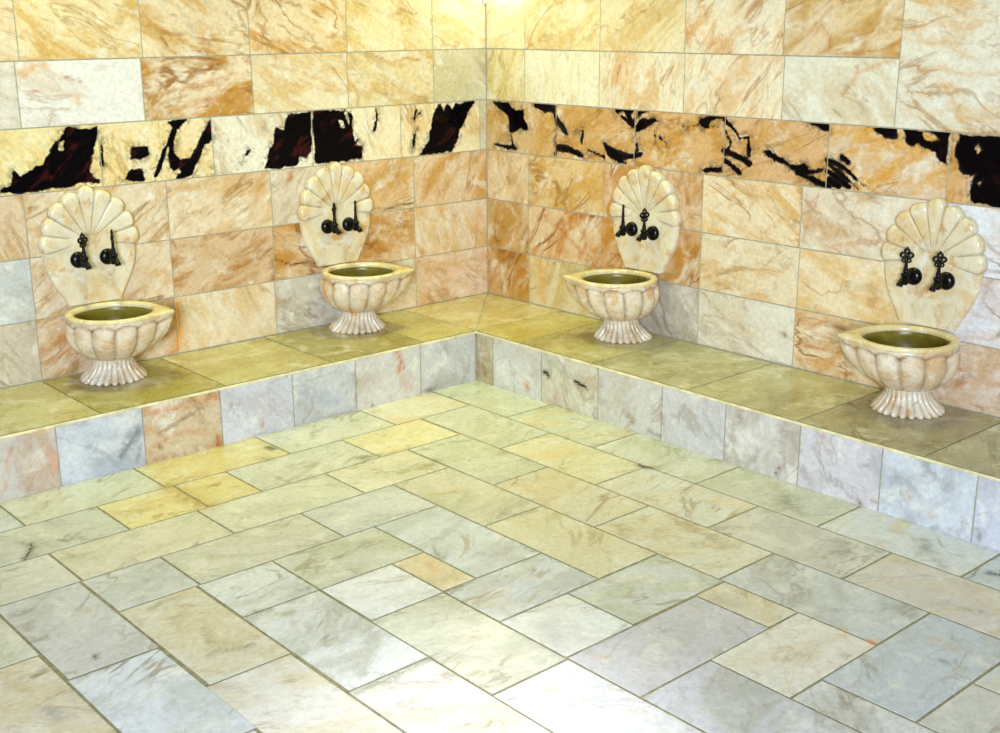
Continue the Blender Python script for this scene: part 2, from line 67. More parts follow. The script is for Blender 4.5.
def tile_stone(name, rough=.25, band=False, streak=2.5, veinw=.03, bump=0.0):
    k = NT(name)
    tc = k.attr('tc', 'Vector')
    c1 = k.attr('tint'); c2 = k.attr('tint2')
    va = k.attr('tint', 'Alpha'); ca = k.attr('tint2', 'Alpha')
    st = k.scale(tc, (.8, streak*.8, 1))
    n1 = k.noise(st, .95, 6, .62, .7)
    cloud = k.math('MULTIPLY', k.ss(n1, .44, .62), ca, clamp=True)
    col = k.mix(cloud, c1, c2)
    # pale mottling
    n2 = k.noise(k.scale(tc, (1.3, streak*.6, 1)), 1.6, 5, .65, .5)
    pale = k.math('MULTIPLY', k.ss(n2, .5, .7), .55)
    col = k.mix(pale, col, (.87, .85, .78, 1))
    # veins, two scales
    for sc, w, amt, seed in ((.8, veinw, .9, 0.0), (1.8, veinw*1.2, .5, 3.7)):
        mv = k.n('ShaderNodeVectorMath', operation='ADD'); k.l(k.scale(tc, (.55, streak*.55, 1)), mv.inputs[0]); mv.inputs[1].default_value = (seed, seed*2, seed*3)
        nv = k.noise(mv.outputs[0], sc, 5, .55, .8)
        rid = k.math('ABSOLUTE', k.math('SUBTRACT', nv, .5))
        v = k.ss(rid, 0.0, w, 1.0, 0.0)
        msk = k.ss(k.noise(tc, 1.3 + seed*.2, 3, .5, 0), .42, .62)
        f = k.math('MULTIPLY', k.math('MULTIPLY', v, msk), k.math('MULTIPLY', va, amt), clamp=True)
        dark = k.mix(1.0, c2, (.60, .50, .42, 1), 'MULTIPLY')
        col = k.mix(f, col, dark)
    # speckle
    ns = k.noise(tc, 14.0, 3, .7)
    g = k.n('ShaderNodeCombineColor'); sp = k.ss(ns, .25, .75, .88, 1.08)
    for i in range(3): k.l(sp, g.inputs[i])
    col = k.mix(1.0, col, g.outputs[0], 'MULTIPLY')
    # individual marks recorded from the stone
    wn = k.noise(tc, 9.0, 5, .7)
    sa = k.math('MULTIPLY', k.attr('stk', 'Alpha'), k.ss(wn, .36, .6, .22, 1.0), clamp=True)
    sa = k.math('MAXIMUM', sa, k.ss(k.attr('stk', 'Alpha'), .62, .86))
    col = k.mix(sa, col, k.attr('stk'))
    if band:
        sd = k.attr('blk', 'Fac')
        nb = k.math('SUBTRACT', k.noise(tc, 6.0, 5, .65), .5)
        f = k.ss(k.math('ADD', k.math('ADD', sd, k.math('MULTIPLY', k.math('SUBTRACT', k.noise(tc, 2.6, 3, .6), .47), .22)), k.math('MULTIPLY', nb, .10)), -.012, .02)
        halo = k.math('MULTIPLY', k.ss(sd, -.14, -.01), k.ss(k.noise(tc, 8.0, 5, .7, .5), .49, .57))
        col = k.mix(k.math('MULTIPLY', halo, .55), col, (.10, .09, .07, 1))
        mar = k.ss(k.noise(k.scale(tc, (3.5, 1.2, 1)), 1.4, 4, .6, .5), .53, .66)
        bc = k.mix(k.math('MULTIPLY', mar, k.attr('maroon', 'Fac')), (.004, .003, .005, 1), (.050, .010, .010, 1))
        col = k.mix(f, col, bc)
    if band: k.l(k.ss(sd, -.01, .02, .5, .12), k.b.inputs['Specular IOR Level'])
    else: k.b.inputs['Specular IOR Level'].default_value = .5
    k.l(col, k.b.inputs['Base Color'])
    rr = k.ss(k.noise(tc, 2.2, 4, .6), .3, .7, rough*.8, rough*1.3)
    k.l(rr, k.b.inputs['Roughness'])
    if bump:
        bp = k.n('ShaderNodeBump'); bp.inputs['Strength'].default_value = bump; bp.inputs['Distance'].default_value = .004
        k.l(k.noise(tc, 3.0, 4, .6), bp.inputs['Height']); k.l(bp.outputs[0], k.b.inputs['Normal'])
    return k.m

def flat_stone(name, rgb, rough=.6, var=.25, scale=30):
    k = NT(name); g = k.n('ShaderNodeNewGeometry').outputs['Position']
    n = k.noise(g, scale, 5, .65)
    c = lin(rgb)
    col = k.mix(k.ss(n, .3, .7), tuple(x*(1-var) for x in c)+(1,), tuple(min(1, x*(1+var*.5)) for x in c)+(1,))
    k.l(col, k.b.inputs['Base Color']); k.b.inputs['Roughness'].default_value = rough
    return k.m

def carved_marble(name, base, warm, grey, rough=.22, veins=1.0, rust=.6, pale=.8):
    k = NT(name); g = k.n('ShaderNodeNewGeometry').outputs['Position']
    n1 = k.noise(g, 9.0, 5, .6, .8)
    col = k.mix(k.ss(n1, .42, .66), lin(base)+(1,), lin(warm)+(1,))
    n2 = k.noise(g, 16.0, 5, .65, .6)
    col = k.mix(k.math('MULTIPLY', k.ss(n2, .52, .72), pale), col, (.86, .83, .76, 1))
    for sc, w, seed in ((6.0, .022, 0), (13.0, .03, 5)):
        a = k.n('ShaderNodeVectorMath', operation='ADD'); k.l(g, a.inputs[0]); a.inputs[1].default_value = (seed, seed, seed)
        nv = k.noise(a.outputs[0], sc, 6, .6, 1.2)
        v = k.ss(k.math('ABSOLUTE', k.math('SUBTRACT', nv, .5)), 0, w, 1, 0)
        m = k.ss(k.noise(g, 8.0+seed, 2, .5), .45, .62)
        col = k.mix(k.math('MULTIPLY', k.math('MULTIPLY', v, m), .55*veins), col, lin(grey)+(1,))
    n3 = k.noise(g, 11.0, 4, .6, .3)
    col = k.mix(k.math('MULTIPLY', k.ss(n3, .55, .70), rust), col, lin((206, 150, 84))+(1,))
    # worn dirt in the grooves
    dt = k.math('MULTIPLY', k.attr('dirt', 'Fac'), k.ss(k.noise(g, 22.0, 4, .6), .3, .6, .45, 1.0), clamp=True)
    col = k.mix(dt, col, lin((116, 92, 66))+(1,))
    k.l(col, k.b.inputs['Base Color']); k.b.inputs['Roughness'].default_value = rough
    return k.m

M_WALL = tile_stone('cream wall marble', .24)
M_BAND = tile_stone('black veined band marble', .18, band=True)
M_FLOOR = tile_stone('pale floor marble', .30, streak=2.2, veinw=.022, bump=.05)
M_FACE = tile_stone('bench face marble', .33, streak=1.6)
M_SLAB = tile_stone('bench top marble', .26, streak=1.8, veinw=.022, bump=.04)
M_GROUT = flat_stone('wall grout', (178, 172, 152), .8, .2, 40)
M_FGROUT = flat_stone('floor grout', (164, 157, 126), .8, .3, 40)
M_EDGE = flat_stone('worn slab edge marble', (236, 222, 176), .35, .25, 14)
M_PLASTER = flat_stone('dim plaster', (140, 136, 126), .8, .06, 6)
M_BOWL = carved_marble('carved bowl marble', (230, 214, 192), (214, 182, 144), (150, 122, 104), veins=.6, rust=.7)
M_RIM = carved_marble('worn rim marble', (230, 216, 176), (222, 200, 146), (160, 130, 90), veins=.5, rust=.35)
M_FOOT = carved_marble('fluted foot marble', (226, 214, 196), (212, 190, 160), (140, 116, 100), rust=.7)
M_HOLLOW_SHADE = carved_marble('shaded hollow marble', (136, 124, 52), (116, 102, 36), (80, 68, 28), rough=.35, veins=.6, rust=.15, pale=.0)  # bowl marble with the olive shade of the hollow put into its colour
M_SHELL = carved_marble('shell plate marble', (232, 220, 194), (224, 198, 152), (176, 146, 112), veins=.5, rust=.75)

def bronze():
    k = NT('blackened bronze'); g = k.n('ShaderNodeNewGeometry').outputs['Position']
    col = k.mix(k.ss(k.noise(g, 90, 4, .6), .45, .7), (.006, .006, .008, 1), (.030, .016, .010, 1))
    k.l(col, k.b.inputs['Base Color']); k.b.inputs['Metallic'].default_value = .35
    k.b.inputs['Roughness'].default_value = .28
    return k.m
M_TAP = bronze()

def plain(name, rgb, rough=.4, emit=None, strength=0):
    k = NT(name); g = k.n('ShaderNodeNewGeometry').outputs['Position']
    c = lin(rgb)
    k.l(k.mix(k.ss(k.noise(g, 20, 3), .3, .7), tuple(x*.92 for x in c)+(1,), c+(1,)), k.b.inputs['Base Color'])
    k.b.inputs['Roughness'].default_value = rough
    if emit:
        k.b.inputs['Emission Color'].default_value = tuple(emit)+(1,); k.b.inputs['Emission Strength'].default_value = strength
    return k.m

# ------------------------------------------------------------------ mesh helpers
def link(name, verts, faces, mats, parent=None, smooth=True, matidx=None):
    me = bpy.data.meshes.new(name)
    me.from_pydata([tuple(v) for v in verts], [], [tuple(f) for f in faces])
    for m in (mats if isinstance(mats, (list, tuple)) else [mats]): me.materials.append(m)
    if smooth: me.polygons.foreach_set('use_smooth', [True]*len(me.polygons))
    if matidx is not None: me.polygons.foreach_set('material_index', list(matidx))
    me.validate(); me.update()
    o = bpy.data.objects.new(name, me); COL.objects.link(o)
    if parent: o.parent = parent
    return o

def empty(name, loc, rz=0.0):
    o = bpy.data.objects.new(name, None); COL.objects.link(o)
    o.empty_display_size = .1; o.location = loc; o.rotation_euler = (0, 0, rz)
    return o

def tag(o, label=None, cat=None, group=None, kind=None):
    if label: o['label'] = label
    if cat: o['category'] = cat
    if group: o['group'] = group
    if kind: o['kind'] = kind
    return o

def poly_sdf(px, py, poly):
    """signed distance, positive inside"""
    a = np.array(poly); b = np.roll(a, -1, 0)
    d = np.full(px.shape, 1e9); ins = np.zeros(px.shape, bool)
    for (x0, y0), (x1, y1) in zip(a, b):
        ex, ey = x1-x0, y1-y0; L = ex*ex+ey*ey+1e-12
        t = np.clip(((px-x0)*ex+(py-y0)*ey)/L, 0, 1)
        d = np.minimum(d, np.hypot(px-x0-t*ex, py-y0-t*ey))
        c = ((y0 > py) != (y1 > py)) & (px < (x1-x0)*(py-y0)/((y1-y0) if abs(y1-y0) > 1e-9 else 1e-9)+x0)
        ins ^= c
    return np.where(ins, d, -d)

def line_dist(px, py, pts):
    d = np.full(px.shape, 1e9)
    for (x0, y0), (x1, y1) in zip(pts[:-1], pts[1:]):
        ex, ey = x1-x0, y1-y0; L = ex*ex+ey*ey+1e-12
        t = np.clip(((px-x0)*ex+(py-y0)*ey)/L, 0, 1)
        d = np.minimum(d, np.hypot(px-x0-t*ex, py-y0-t*ey))
    return d

class Tiles:
    """one mesh of many tiles; a,b are in-plane coordinates in rows, P(a,b,depth) gives a point in rows"""
    def __init__(s, P, res=.04, strokes=(), band=None):
        s.P = P; s.res = res; s.strokes = strokes; s.band = band
        s.V = []; s.F = []; s.MI = []; s.A = {k: [] for k in ('tc', 'tint', 'tint2', 'stk', 'blk', 'maroon')}
        s.nv = 0
        e = 1e-3; p0 = np.array(P(0., 0., 0.)); pa = np.array(P(e, 0., 0.))-p0; pb = np.array(P(0., e, 0.))-p0; pn = np.array(P(0., 0., e))-p0
        s.flip = np.dot(np.cross(pa, pb), pn) < 0
    def tile(s, a0, a1, b0, b1, tint, tint2, vs=.5, cl=.6, ang=20, gap=.03, mi=0, fine=True, lower=0.0, bev=.0015, drop=.006, maroon=0.0):
        g = gap/2; a1 = min(a1, LEN-.03); b1 = min(b1, LEN-.03)
        if a1-a0 < .1 or b1-b0 < .1: return
        rs = s.res*(.55 if mi == 1 else 1.0)
        def axis(lo, hi):
            n = max(1, int(round((hi-lo-2*bev)/rs))) if fine else 1
            return np.concatenate(([lo], np.linspace(lo+bev, hi-bev, n+1), [hi]))
        A = axis(a0+g, a1-g); B = axis(b0+g, b1-g)
        aa, bb = np.meshgrid(A, B, indexing='ij')
        dd = np.full(aa.shape, -lower); dd[0, :] -= drop; dd[-1, :] -= drop; dd[:, 0] -= drop; dd[:, -1] -= drop
        x, y, z = s.P(aa, bb, dd)
        V = np.stack([x+0*aa, y+0*aa, z+0*aa], -1).reshape(-1, 3)
        V = np.stack([V[:, 0]*R, V[:, 1]*R, (V[:, 2]+H)*R], -1)
        n, m = aa.shape
        i = (np.arange(n-1)[:, None]*m+np.arange(m-1)[None, :]).reshape(-1)
        f = np.stack([i, i+m, i+m+1, i+1], -1)
        if s.flip: f = f[:, ::-1]
        s.V.append(V); s.F.append(f+s.nv); s.MI.append(np.full(len(f), mi)); s.nv += len(V)
        th = math.radians(ang); off = np.array([rng.uniform(-50, 50), rng.uniform(-50, 50), rng.uniform(-50, 50)])
        ca, sa = math.cos(th), math.sin(th)
        fa, fb = aa.reshape(-1), bb.reshape(-1)
        s.A['tc'].append(np.stack([fa*ca+fb*sa+off[0], -fa*sa+fb*ca+off[1], np.full(fa.shape, off[2])], -1))
        N = len(fa)
        s.A['tint'].append(np.tile(np.array(lin(tint)+(vs,)), (N, 1))); s.A['tint2'].append(np.tile(np.array(lin(tint2)+(cl,)), (N, 1)))
        stk = np.zeros((N, 4))
        if fine:
            for pts, w, c, al in s.strokes:
                pa = [p[0] for p in pts]; pb = [p[1] for p in pts]; w = max(w, s.res*.55)
                if max(pa) < a0-.3 or min(pa) > a1+.3 or max(pb) < b0-.3 or min(pb) > b1+.3: continue
                d = line_dist(fa, fb, pts); al2 = al*np.exp(-(d/w)**2)
                better = al2 > stk[:, 3]
                stk[better, :3] = lin(c); stk[better, 3] = al2[better]
        s.A['stk'].append(stk)
        blk = np.full(N, -1.0)
        if s.band and mi == 1:
            pos, neg, thin = s.band
            for p in pos: blk = np.maximum(blk, poly_sdf(fa, fb, p))
            for p in neg: blk = np.minimum(blk, -poly_sdf(fa, fb, p))
            for p, w in thin: blk = np.maximum(blk, w*.85-line_dist(fa, fb, p))
        s.A['blk'].append(blk); s.A['maroon'].append(np.full(N, maroon))
    def build(s, name, mats, extra=None, parent=None):
        V = np.concatenate(s.V); F = np.concatenate(s.F); MI = np.concatenate(s.MI)
        if extra:                                    # backing body: (verts, faces, material index)
            ev, ef, em = extra
            nb = len(V); V = np.concatenate([V, np.array(ev)])
        me = bpy.data.meshes.new(name)
        faces = F.tolist(); mi = MI.tolist()
        if extra: faces += [[i+nb for i in f] for f in ef]; mi += [em]*len(ef)
        me.from_pydata(V.tolist(), [], faces)
        for m in mats: me.materials.append(m)
        me.polygons.foreach_set('material_index', mi)
        N = len(V)
        for k, typ, dim, key in (('tc', 'FLOAT_VECTOR', 3, 'vector'), ('tint', 'FLOAT_COLOR', 4, 'color'), ('tint2', 'FLOAT_COLOR', 4, 'color'),
                                 ('stk', 'FLOAT_COLOR', 4, 'color'), ('blk', 'FLOAT', 1, 'value'), ('maroon', 'FLOAT', 1, 'value')):
            if k in ('blk', 'maroon') and not s.band: continue
            d = np.concatenate(s.A[k]); full = np.zeros((N, dim)) if dim > 1 else np.zeros(N)
            full[:len(d)] = d
            me.attributes.new(k, typ, 'POINT').data.foreach_set(key, full.reshape(-1).astype(np.float32))
        me.update()
        o = bpy.data.objects.new(name, me); COL.objects.link(o)
        if parent: o.parent = parent
        return o

def box(x0, x1, y0, y1, z0, z1):
    v = [(x0, y0, z0), (x1, y0, z0), (x1, y1, z0), (x0, y1, z0), (x0, y0, z1), (x1, y0, z1), (x1, y1, z1), (x0, y1, z1)]
    f = [(0, 3, 2, 1), (4, 5, 6, 7), (0, 1, 5, 4), (1, 2, 6, 5), (2, 3, 7, 6), (3, 0, 4, 7)]
    return v, f

def jit(c, a=6):
    d = rng.uniform(-a, a); return tuple(max(0, min(255, v+d+rng.uniform(-a*.3, a*.3))) for v in c)

# ------------------------------------------------------------------ walls
LEN = 28.0; TOP = 11.6
OCH = (206, 158, 84); TAN = (204, 164, 104); RST = (200, 140, 78)
def cool(c, k=.22): return (c[0], c[1]+(c[0]-c[1])*k*.35, c[2]+(c[0]-c[2])*k)
def run(T, b0, b1, joints, specs, default, ang, mi=0, maroon=0.0):
    """specs: one (tint, tint2, vein, cloud[, angle]) per tile between the joints; the rest default"""
    for i, (a0, a1) in enumerate(zip(joints[:-1], joints[1:])):
        sp = specs[i] if i < len(specs) else (jit(default[0], 8),)+tuple(default[1:])
        T.tile(a0, a1, b0, b1, cool(sp[0], .30), cool(sp[1], .0), min(1, sp[2]*1.25), min(1, sp[3]*1.15), (sp[4] if len(sp) > 4 else ang), mi=mi, fine=a0 < 12.5, maroon=maroon, gap=.02)
def ext(j, step=2.02):
    j = list(j)
    while j[-1] < LEN: j.append(j[-1]+step)
    return j

# left wall: plane y = 0, a runs from the corner to the left
TL = Tiles(lambda a, b, d: (-a, -d, b), .04, STROKES['L'], (BAND_L, BAND_L_HOLE, BAND_L_THIN))
dL = ((228, 204, 156), TAN, .6, .6)
run(TL, 0, 1, ext([0.006, 1.9, 3.5, 5.15, 7.14, 9.54, 11.6]), [
    ((226, 198, 156), (212, 170, 118), .5, .6, 25), ((220, 198, 152), TAN, .6, .6), ((212, 202, 182), (190, 176, 150), .6, .7, 20), ((230, 212, 172), (216, 178, 120), .4, .5, 70),
    ((220, 192, 144), (194, 150, 92), .9, .8, -30), ((212, 196, 164), (190, 172, 140), .5, .7, 60)], dL, 25)
run(TL, 1, 2, ext([0.006, 1.9, 3.5, 5.13, 7.13, 9.53, 11.6]), [
    ((228, 206, 164), (216, 178, 118), .4, .7, 65), ((220, 184, 120), (196, 146, 76), .9, .8, 10), ((218, 186, 124), (198, 146, 78), .9, .9, 5), ((216, 184, 128), (184, 132, 72), 1.0, .9, -25),
    ((226, 204, 160), (204, 160, 100), .8, .7, -35), ((208, 210, 208), (196, 190, 180), .3, .6)], dL, 25)
run(TL, 2, 3, ext([0.006, 1.89, 3.5, 5.11, 7.12, 9.52, 11.6]), [
    ((224, 194, 136), (206, 158, 90), .6, .8, -50), ((222, 188, 120), (202, 156, 84), .6, .7), ((218, 200, 164), (190, 168, 130), .6, .8, -40), ((230, 206, 158), (206, 166, 108), .6, .6, -20),
    ((226, 206, 164), (208, 168, 110), .7, .6, -40), ((224, 196, 146), (208, 166, 108), .5, .7, 70)], dL, -30)
run(TL, 3, 4, ext([0.0, 0.18, 2.18, 4.19, 6.2, 8.21, 10.22]), [
    ((214, 208, 170), TAN, .3, .5), ((240, 224, 170), (222, 186, 120), .6, .5, 60), ((240, 226, 178), (216, 186, 130), .5, .5, 60), ((236, 226, 196), (216, 190, 150), .6, .5, 60),
    ((240, 218, 150), (226, 190, 110), .5, .5, 50), ((240, 222, 150), (226, 192, 110), .4, .5, 50)], ((238, 218, 160), TAN, .5, .5), 50, mi=1, maroon=1.0)
run(TL, 4, 5, ext([0.006, 1.35, 3.37, 5.36, 7.39, 9.42, 11.4]), [
    ((214, 204, 160), (200, 186, 138), .4, .5), ((226, 206, 142), (208, 172, 98), .5, .6), ((234, 218, 170), (218, 182, 118), .6, .6, 25), ((234, 212, 166), (200, 150, 76), .9, .9, -15),
    ((236, 230, 220), (220, 200, 180), .4, .6), ((226, 216, 196), (206, 190, 160), .4, .6)], dL, 20)
for b in (5, 6):
    run(TL, b, b+1, ext([0.006, 1.36, 3.35, 5.37, 7.34, 9.34, 11.3] if b == 5 else [0.006, 2.3, 4.3, 6.3, 8.3, 10.3]), [
        ((240, 228, 176), (222, 190, 110), .4, .5), ((236, 218, 156), (216, 180, 104), .5, .6, 30), ((236, 212, 152), (214, 170, 96), .8, .7, 28), ((236, 214, 158), (214, 172, 104), .8, .7, 24),
        ((236, 214, 152), (216, 176, 104), .8, .8, 26), ((236, 214, 166), (214, 170, 112), .6, .7, 26)], dL, 26)
for b in range(7, 10): run(TL, b, b+1, ext([0.006, 1.3+(b % 2)]), [], dL, 26)
TL.tile(0.02, LEN, 10, TOP-1.1, (228, 206, 160), TAN, fine=False)
v, f = box(-LEN*R, 0.03, 0.0015, 0.12, 0.0, (TOP-.1)*R)
o = TL.build('wall_left', [M_WALL, M_BAND, M_GROUT], (v, f, 2)); tag(o, kind='structure')

# right wall: plane x = 0, a runs from the corner towards the viewer
TR = Tiles(lambda a, b, d: (-d, -a, b), .04, STROKES['R'], (BAND_R, BAND_R_HOLE, BAND_R_THIN))
dR = ((230, 210, 166), TAN, .6, .6)
run(TR, 0, 1, ext([0.006, 1.28, 3.3, 5.67, 7.69, 10.0, 12.0]), [
    ((206, 162, 78), (190, 138, 60), .9, .9, 60), ((220, 204, 150), (206, 176, 110), .5, .6, 70), ((204, 192, 172), (180, 168, 150), .6, .7, -40), ((228, 220, 198), (212, 192, 160), .4, .5),
    ((230, 204, 154), (204, 158, 98), .8, .7, 8), ((226, 208, 178), (204, 164, 122), .8, .6, 25)], dR, -20)
run(TR, 1, 2, ext([0.006, 1.27, 3.28, 5.67, 7.7, 10.0, 12.0]), [
    ((210, 172, 98), (192, 146, 72), .8, .8, 50), ((224, 194, 136), (202, 140, 70), .9, .8, 45), ((212, 170, 98), (194, 142, 70), .9, .9, 50), ((230, 212, 166), (216, 172, 108), .6, .6, 10),
    ((236, 214, 162), (220, 180, 112), .4, .6), ((230, 230, 236), (216, 190, 176), .6, .7, 5)], dR, -25)
run(TR, 2, 3, ext([0.006, 1.25, 3.31, 5.66, 7.68, 10.0, 12.0]), [
    ((232, 208, 154), (212, 170, 110), .5, .6, 80), ((226, 194, 120), (208, 162, 82), .7, .7, 40), ((218, 186, 132), (196, 140, 76), .7, .8, 75), ((236, 214, 164), (218, 174, 106), .7, .7, -30),
    ((226, 210, 176), (208, 176, 136), .5, .7, -20), ((230, 230, 236), (216, 190, 172), .7, .7, 5)], dR, -30)
run(TR, 3, 4, ext([0.0, 2.02, 4.05, 6.07, 8.1, 10.12, 12.14]), [
    ((218, 178, 98), (204, 158, 76), .4, .6, 60), ((214, 170, 88), (196, 146, 66), .6, .7, 15), ((216, 172, 90), (200, 148, 66), .7, .8, 15), ((218, 174, 98), (202, 152, 76), .7, .7, 20),
    ((222, 194, 146), (220, 166, 76), .5, .8, 15), ((216, 170, 88), (200, 140, 50), .5, .8, 60)], ((216, 176, 100), OCH, .6, .7), 15, mi=1, maroon=.35)
j = [0.006, 1.14, 3.15, 5.16, 7.19, 9.2]
run(TR, 4, 5, j, [
    ((236, 220, 154), (216, 190, 110), .5, .7, 88), ((242, 234, 198), (226, 208, 158), .3, .5, 85), ((238, 224, 184), (220, 172, 110), .7, .6, 75), ((240, 226, 188), (222, 178, 122), .6, .6, 60),
    ((230, 224, 198), (214, 190, 152), .4, .5, -35)], dR, 60)
run(TR, 5, 6, [0.006, 1.15, 3.15, 5.14, 7.15, 9.2], [
    ((240, 226, 160), (224, 194, 110), .4, .5), ((238, 220, 150), (220, 180, 96), .5, .6, 30), ((236, 218, 160), (216, 180, 112), .6, .6, 30), ((240, 224, 180), (222, 172, 110), .7, .6, 60),
    ((228, 202, 148), (200, 160, 96), .6, .8, 30)], dR, 30)
run(TR, 4, 6, ext([9.2, 11.3]), [((228, 220, 194), (218, 180, 132), .6, .8, -4)], ((228, 218, 190), TAN, .5, .7), -4)
for b in range(6, 10): run(TR, b, b+1, ext([0.006, 2.0+(b % 2)]), [], ((234, 216, 164), TAN, .6, .6), 30)
TR.tile(0.02, LEN, 10, TOP-1.1, (228, 206, 160), TAN, fine=False)
v, f = box(0.0015, 0.12, -LEN*R, 0.12, 0.0, (TOP-.1)*R)
o = TR.build('wall_right', [M_WALL, M_BAND, M_GROUT], (v, f, 2)); tag(o, kind='structure')

# the two walls behind the viewer and the ceiling
v, f = box(-LEN*R-.1, -LEN*R, -LEN*R-.1, .12, 0, (TOP-.1)*R); tag(link('wall_back', v, f, M_PLASTER, smooth=False), kind='structure')
v, f = box(-LEN*R, .12, -LEN*R-.1, -LEN*R, 0, (TOP-.1)*R); tag(link('wall_front', v, f, M_PLASTER, smooth=False), kind='structure')
v, f = box(-LEN*R-.1, .12, -LEN*R-.1, .12, (TOP-.1)*R, (TOP-.1)*R+.1); tag(link('ceiling', v, f, M_PLASTER, smooth=False), kind='structure')

# ------------------------------------------------------------------ floor
TF = Tiles(lambda a, b, d: (-a, -b, -H+d), .055, STROKES['G'])
W = (232, 232, 228); GR = (218, 219, 212); GB = (218, 216, 200); BE = (226, 220, 196); YE = (230, 217, 164); GN = (218, 217, 196)
V2 = (190, 191, 184); VB = (216, 204, 168); VY = (218, 198, 142); VG = (198, 200, 176)
floor_tiles = [
 (1.08,2.7,0,1.08,BE,VB),(2.7,4.77,0,1.08,GB,VG),(4.77,6.9,0,1.08,YE,VY),(6.9,8.96,0,1.08,GN,VG),(8.96,11.1,0,1.08,GR,VG),(11.1,13.2,0,1.08,GR,V2),
 (2.2,3.81,1.08,2.16,(232,222,176),VB),(3.81,5.93,1.08,2.16,GN,VG),(5.93,6.79,1.08,2.16,(228,216,158),VY),(6.79,7.96,1.08,2.16,(232,218,160),VY),(7.96,10.,1.08,2.16,GN,V2),(10.,12.1,1.08,2.16,GB,VB),
 (3.3,4.86,2.16,3.22,BE,VG),(4.86,6.98,2.16,3.22,GN,VG),(6.98,9.08,2.16,3.22,BE,VG),(9.08,11.1,2.16,3.22,GB,VG),
 (4.37,5.96,3.22,4.28,GR,V2),(5.96,8.06,3.22,4.28,GB,VG),(8.06,9.11,3.22,4.28,GR,V2),
 (9.12,10.16,3.22,5.36,GR,V2),(10.16,11.2,3.22,4.65,GB,VG),(10.18,11.25,4.65,6.7,BE,VB),(10.26,11.3,6.7,8.8,GR,V2),
 (0,1.06,0,2.02,GN,VG),(0,1.06,2.02,4.08,GN,VB),(0,1.06,4.08,6.18,GN,VG),(0,1.06,6.18,8.28,GN,VG),(0,1.06,8.28,10.34,GR,VB),(0,1.06,10.34,12.4,(206,212,206),V2),(0,1.06,12.4,14.5,GR,V2),
 (1.06,2.18,1.08,3.12,GN,VG),(1.06,2.18,3.12,5.22,(228,222,186),VB),(1.06,2.18,5.22,7.32,GB,VB),(1.06,2.18,7.32,9.4,GB,V2),(1.06,2.18,9.4,11.45,(218,212,198),VB),(1.06,2.18,11.45,13.5,GR,V2),
 (2.18,3.29,2.16,4.22,GN,VG),(2.18,3.29,4.22,6.28,BE,VB),(2.18,3.29,6.28,8.4,(226,222,202),VB),(2.18,3.29,8.4,10.57,(210,212,206),V2),(2.18,4.35,10.57,11.65,(208,212,212),V2),(2.18,3.26,11.65,13.7,GR,VB),(3.26,4.35,11.65,13.7,GB,V2),
 (3.29,4.37,3.22,5.27,BE,VG),(3.29,4.37,5.27,7.41,(222,216,184),VB),
 (4.37,5.47,4.28,6.4,(218,222,222),(190,194,192)),(5.47,7.06,4.28,5.37,GB,VG),(7.06,8.11,4.28,5.37,W,V2),(5.47,5.99,5.37,6.4,(230,214,176),VB),(5.99,7.06,5.37,6.42,(244,244,242),(222,224,222)),
 (7.07,8.12,5.37,7.5,W,V2),(6.0,7.08,6.42,8.53,(224,223,206),(190,190,180)),(4.37,6.,6.4,7.42,(212,216,218),V2),(8.12,9.12,4.28,6.44,(222,218,198),VB),(8.14,9.17,6.44,8.5,(230,224,214),VB),(7.08,8.14,7.5,9.6,(236,232,224),(214,206,186)),
 (4.92,6.,7.42,8.5,(242,240,234),(206,204,200)),(3.29,4.92,7.42,8.48,(220,222,216),VG),(3.84,6.,8.5,9.56,(216,213,211),(192,190,186)),(3.29,3.84,8.48,9.55,(218,210,188),VB),(3.29,4.89,9.55,10.58,(230,226,210),VB),(4.89,6.,9.56,11.7,(216,216,218),V2),
 (6.0,7.09,8.53,10.7,(236,234,232),(206,204,204)),(4.35,4.89,10.58,12.7,(226,224,216),V2),(4.89,6.,11.7,13.8,W,V2),(9.14,10.18,5.37,7.45,(222,226,230),(198,202,204)),(9.18,10.26,7.45,9.5,W,V2),(8.17,9.21,8.5,10.6,W,V2),(7.09,8.17,9.6,11.7,W,V2),(6.01,7.09,10.7,12.8,W,V2),
]
for t in floor_tiles:
    y = t[4] == YE or t[5] == VY
    TF.tile(t[0]+D-(.06 if t[0] == 0 else 0), t[1]+D, t[2]+D-(.06 if t[2] == 0 else 0), t[3]+D, (lambda c_: (c_[0]-2, c_[1], min(250, c_[2]+8)))(jit(t[4], 5)), t[5], rng.uniform(.45, .85), rng.uniform(.45, .8), rng.choice((-25, 10, 20, 35, 155)) if not y else 0, gap=.034, drop=.0045)
# the rest of the floor, outside the picture
for i in range(26):
    for jx in range(13):
        a0 = D+i*1.06; b0 = D+jx*2.12+(i % 2)*1.06-1.06; ca, cb = a0+.53-D, b0+1.06-D
        if a0+1.06 > LEN or b0+2.12 > LEN: continue
        if any(t[0] <= ca <= t[1] and t[2]-.5 <= cb <= t[3]+.5 for t in floor_tiles): continue
        TF.tile(a0, a0+1.06, max(b0, D), b0+2.12, jit(GR, 6), V2, fine=False, gap=.034, lower=.008)
v, f = box(-LEN*R, .12, -LEN*R, .12, -.1, -.002)
o = TF.build('floor', [M_FLOOR, M_FGROUT], (v, f, 1)); tag(o, kind='structure')

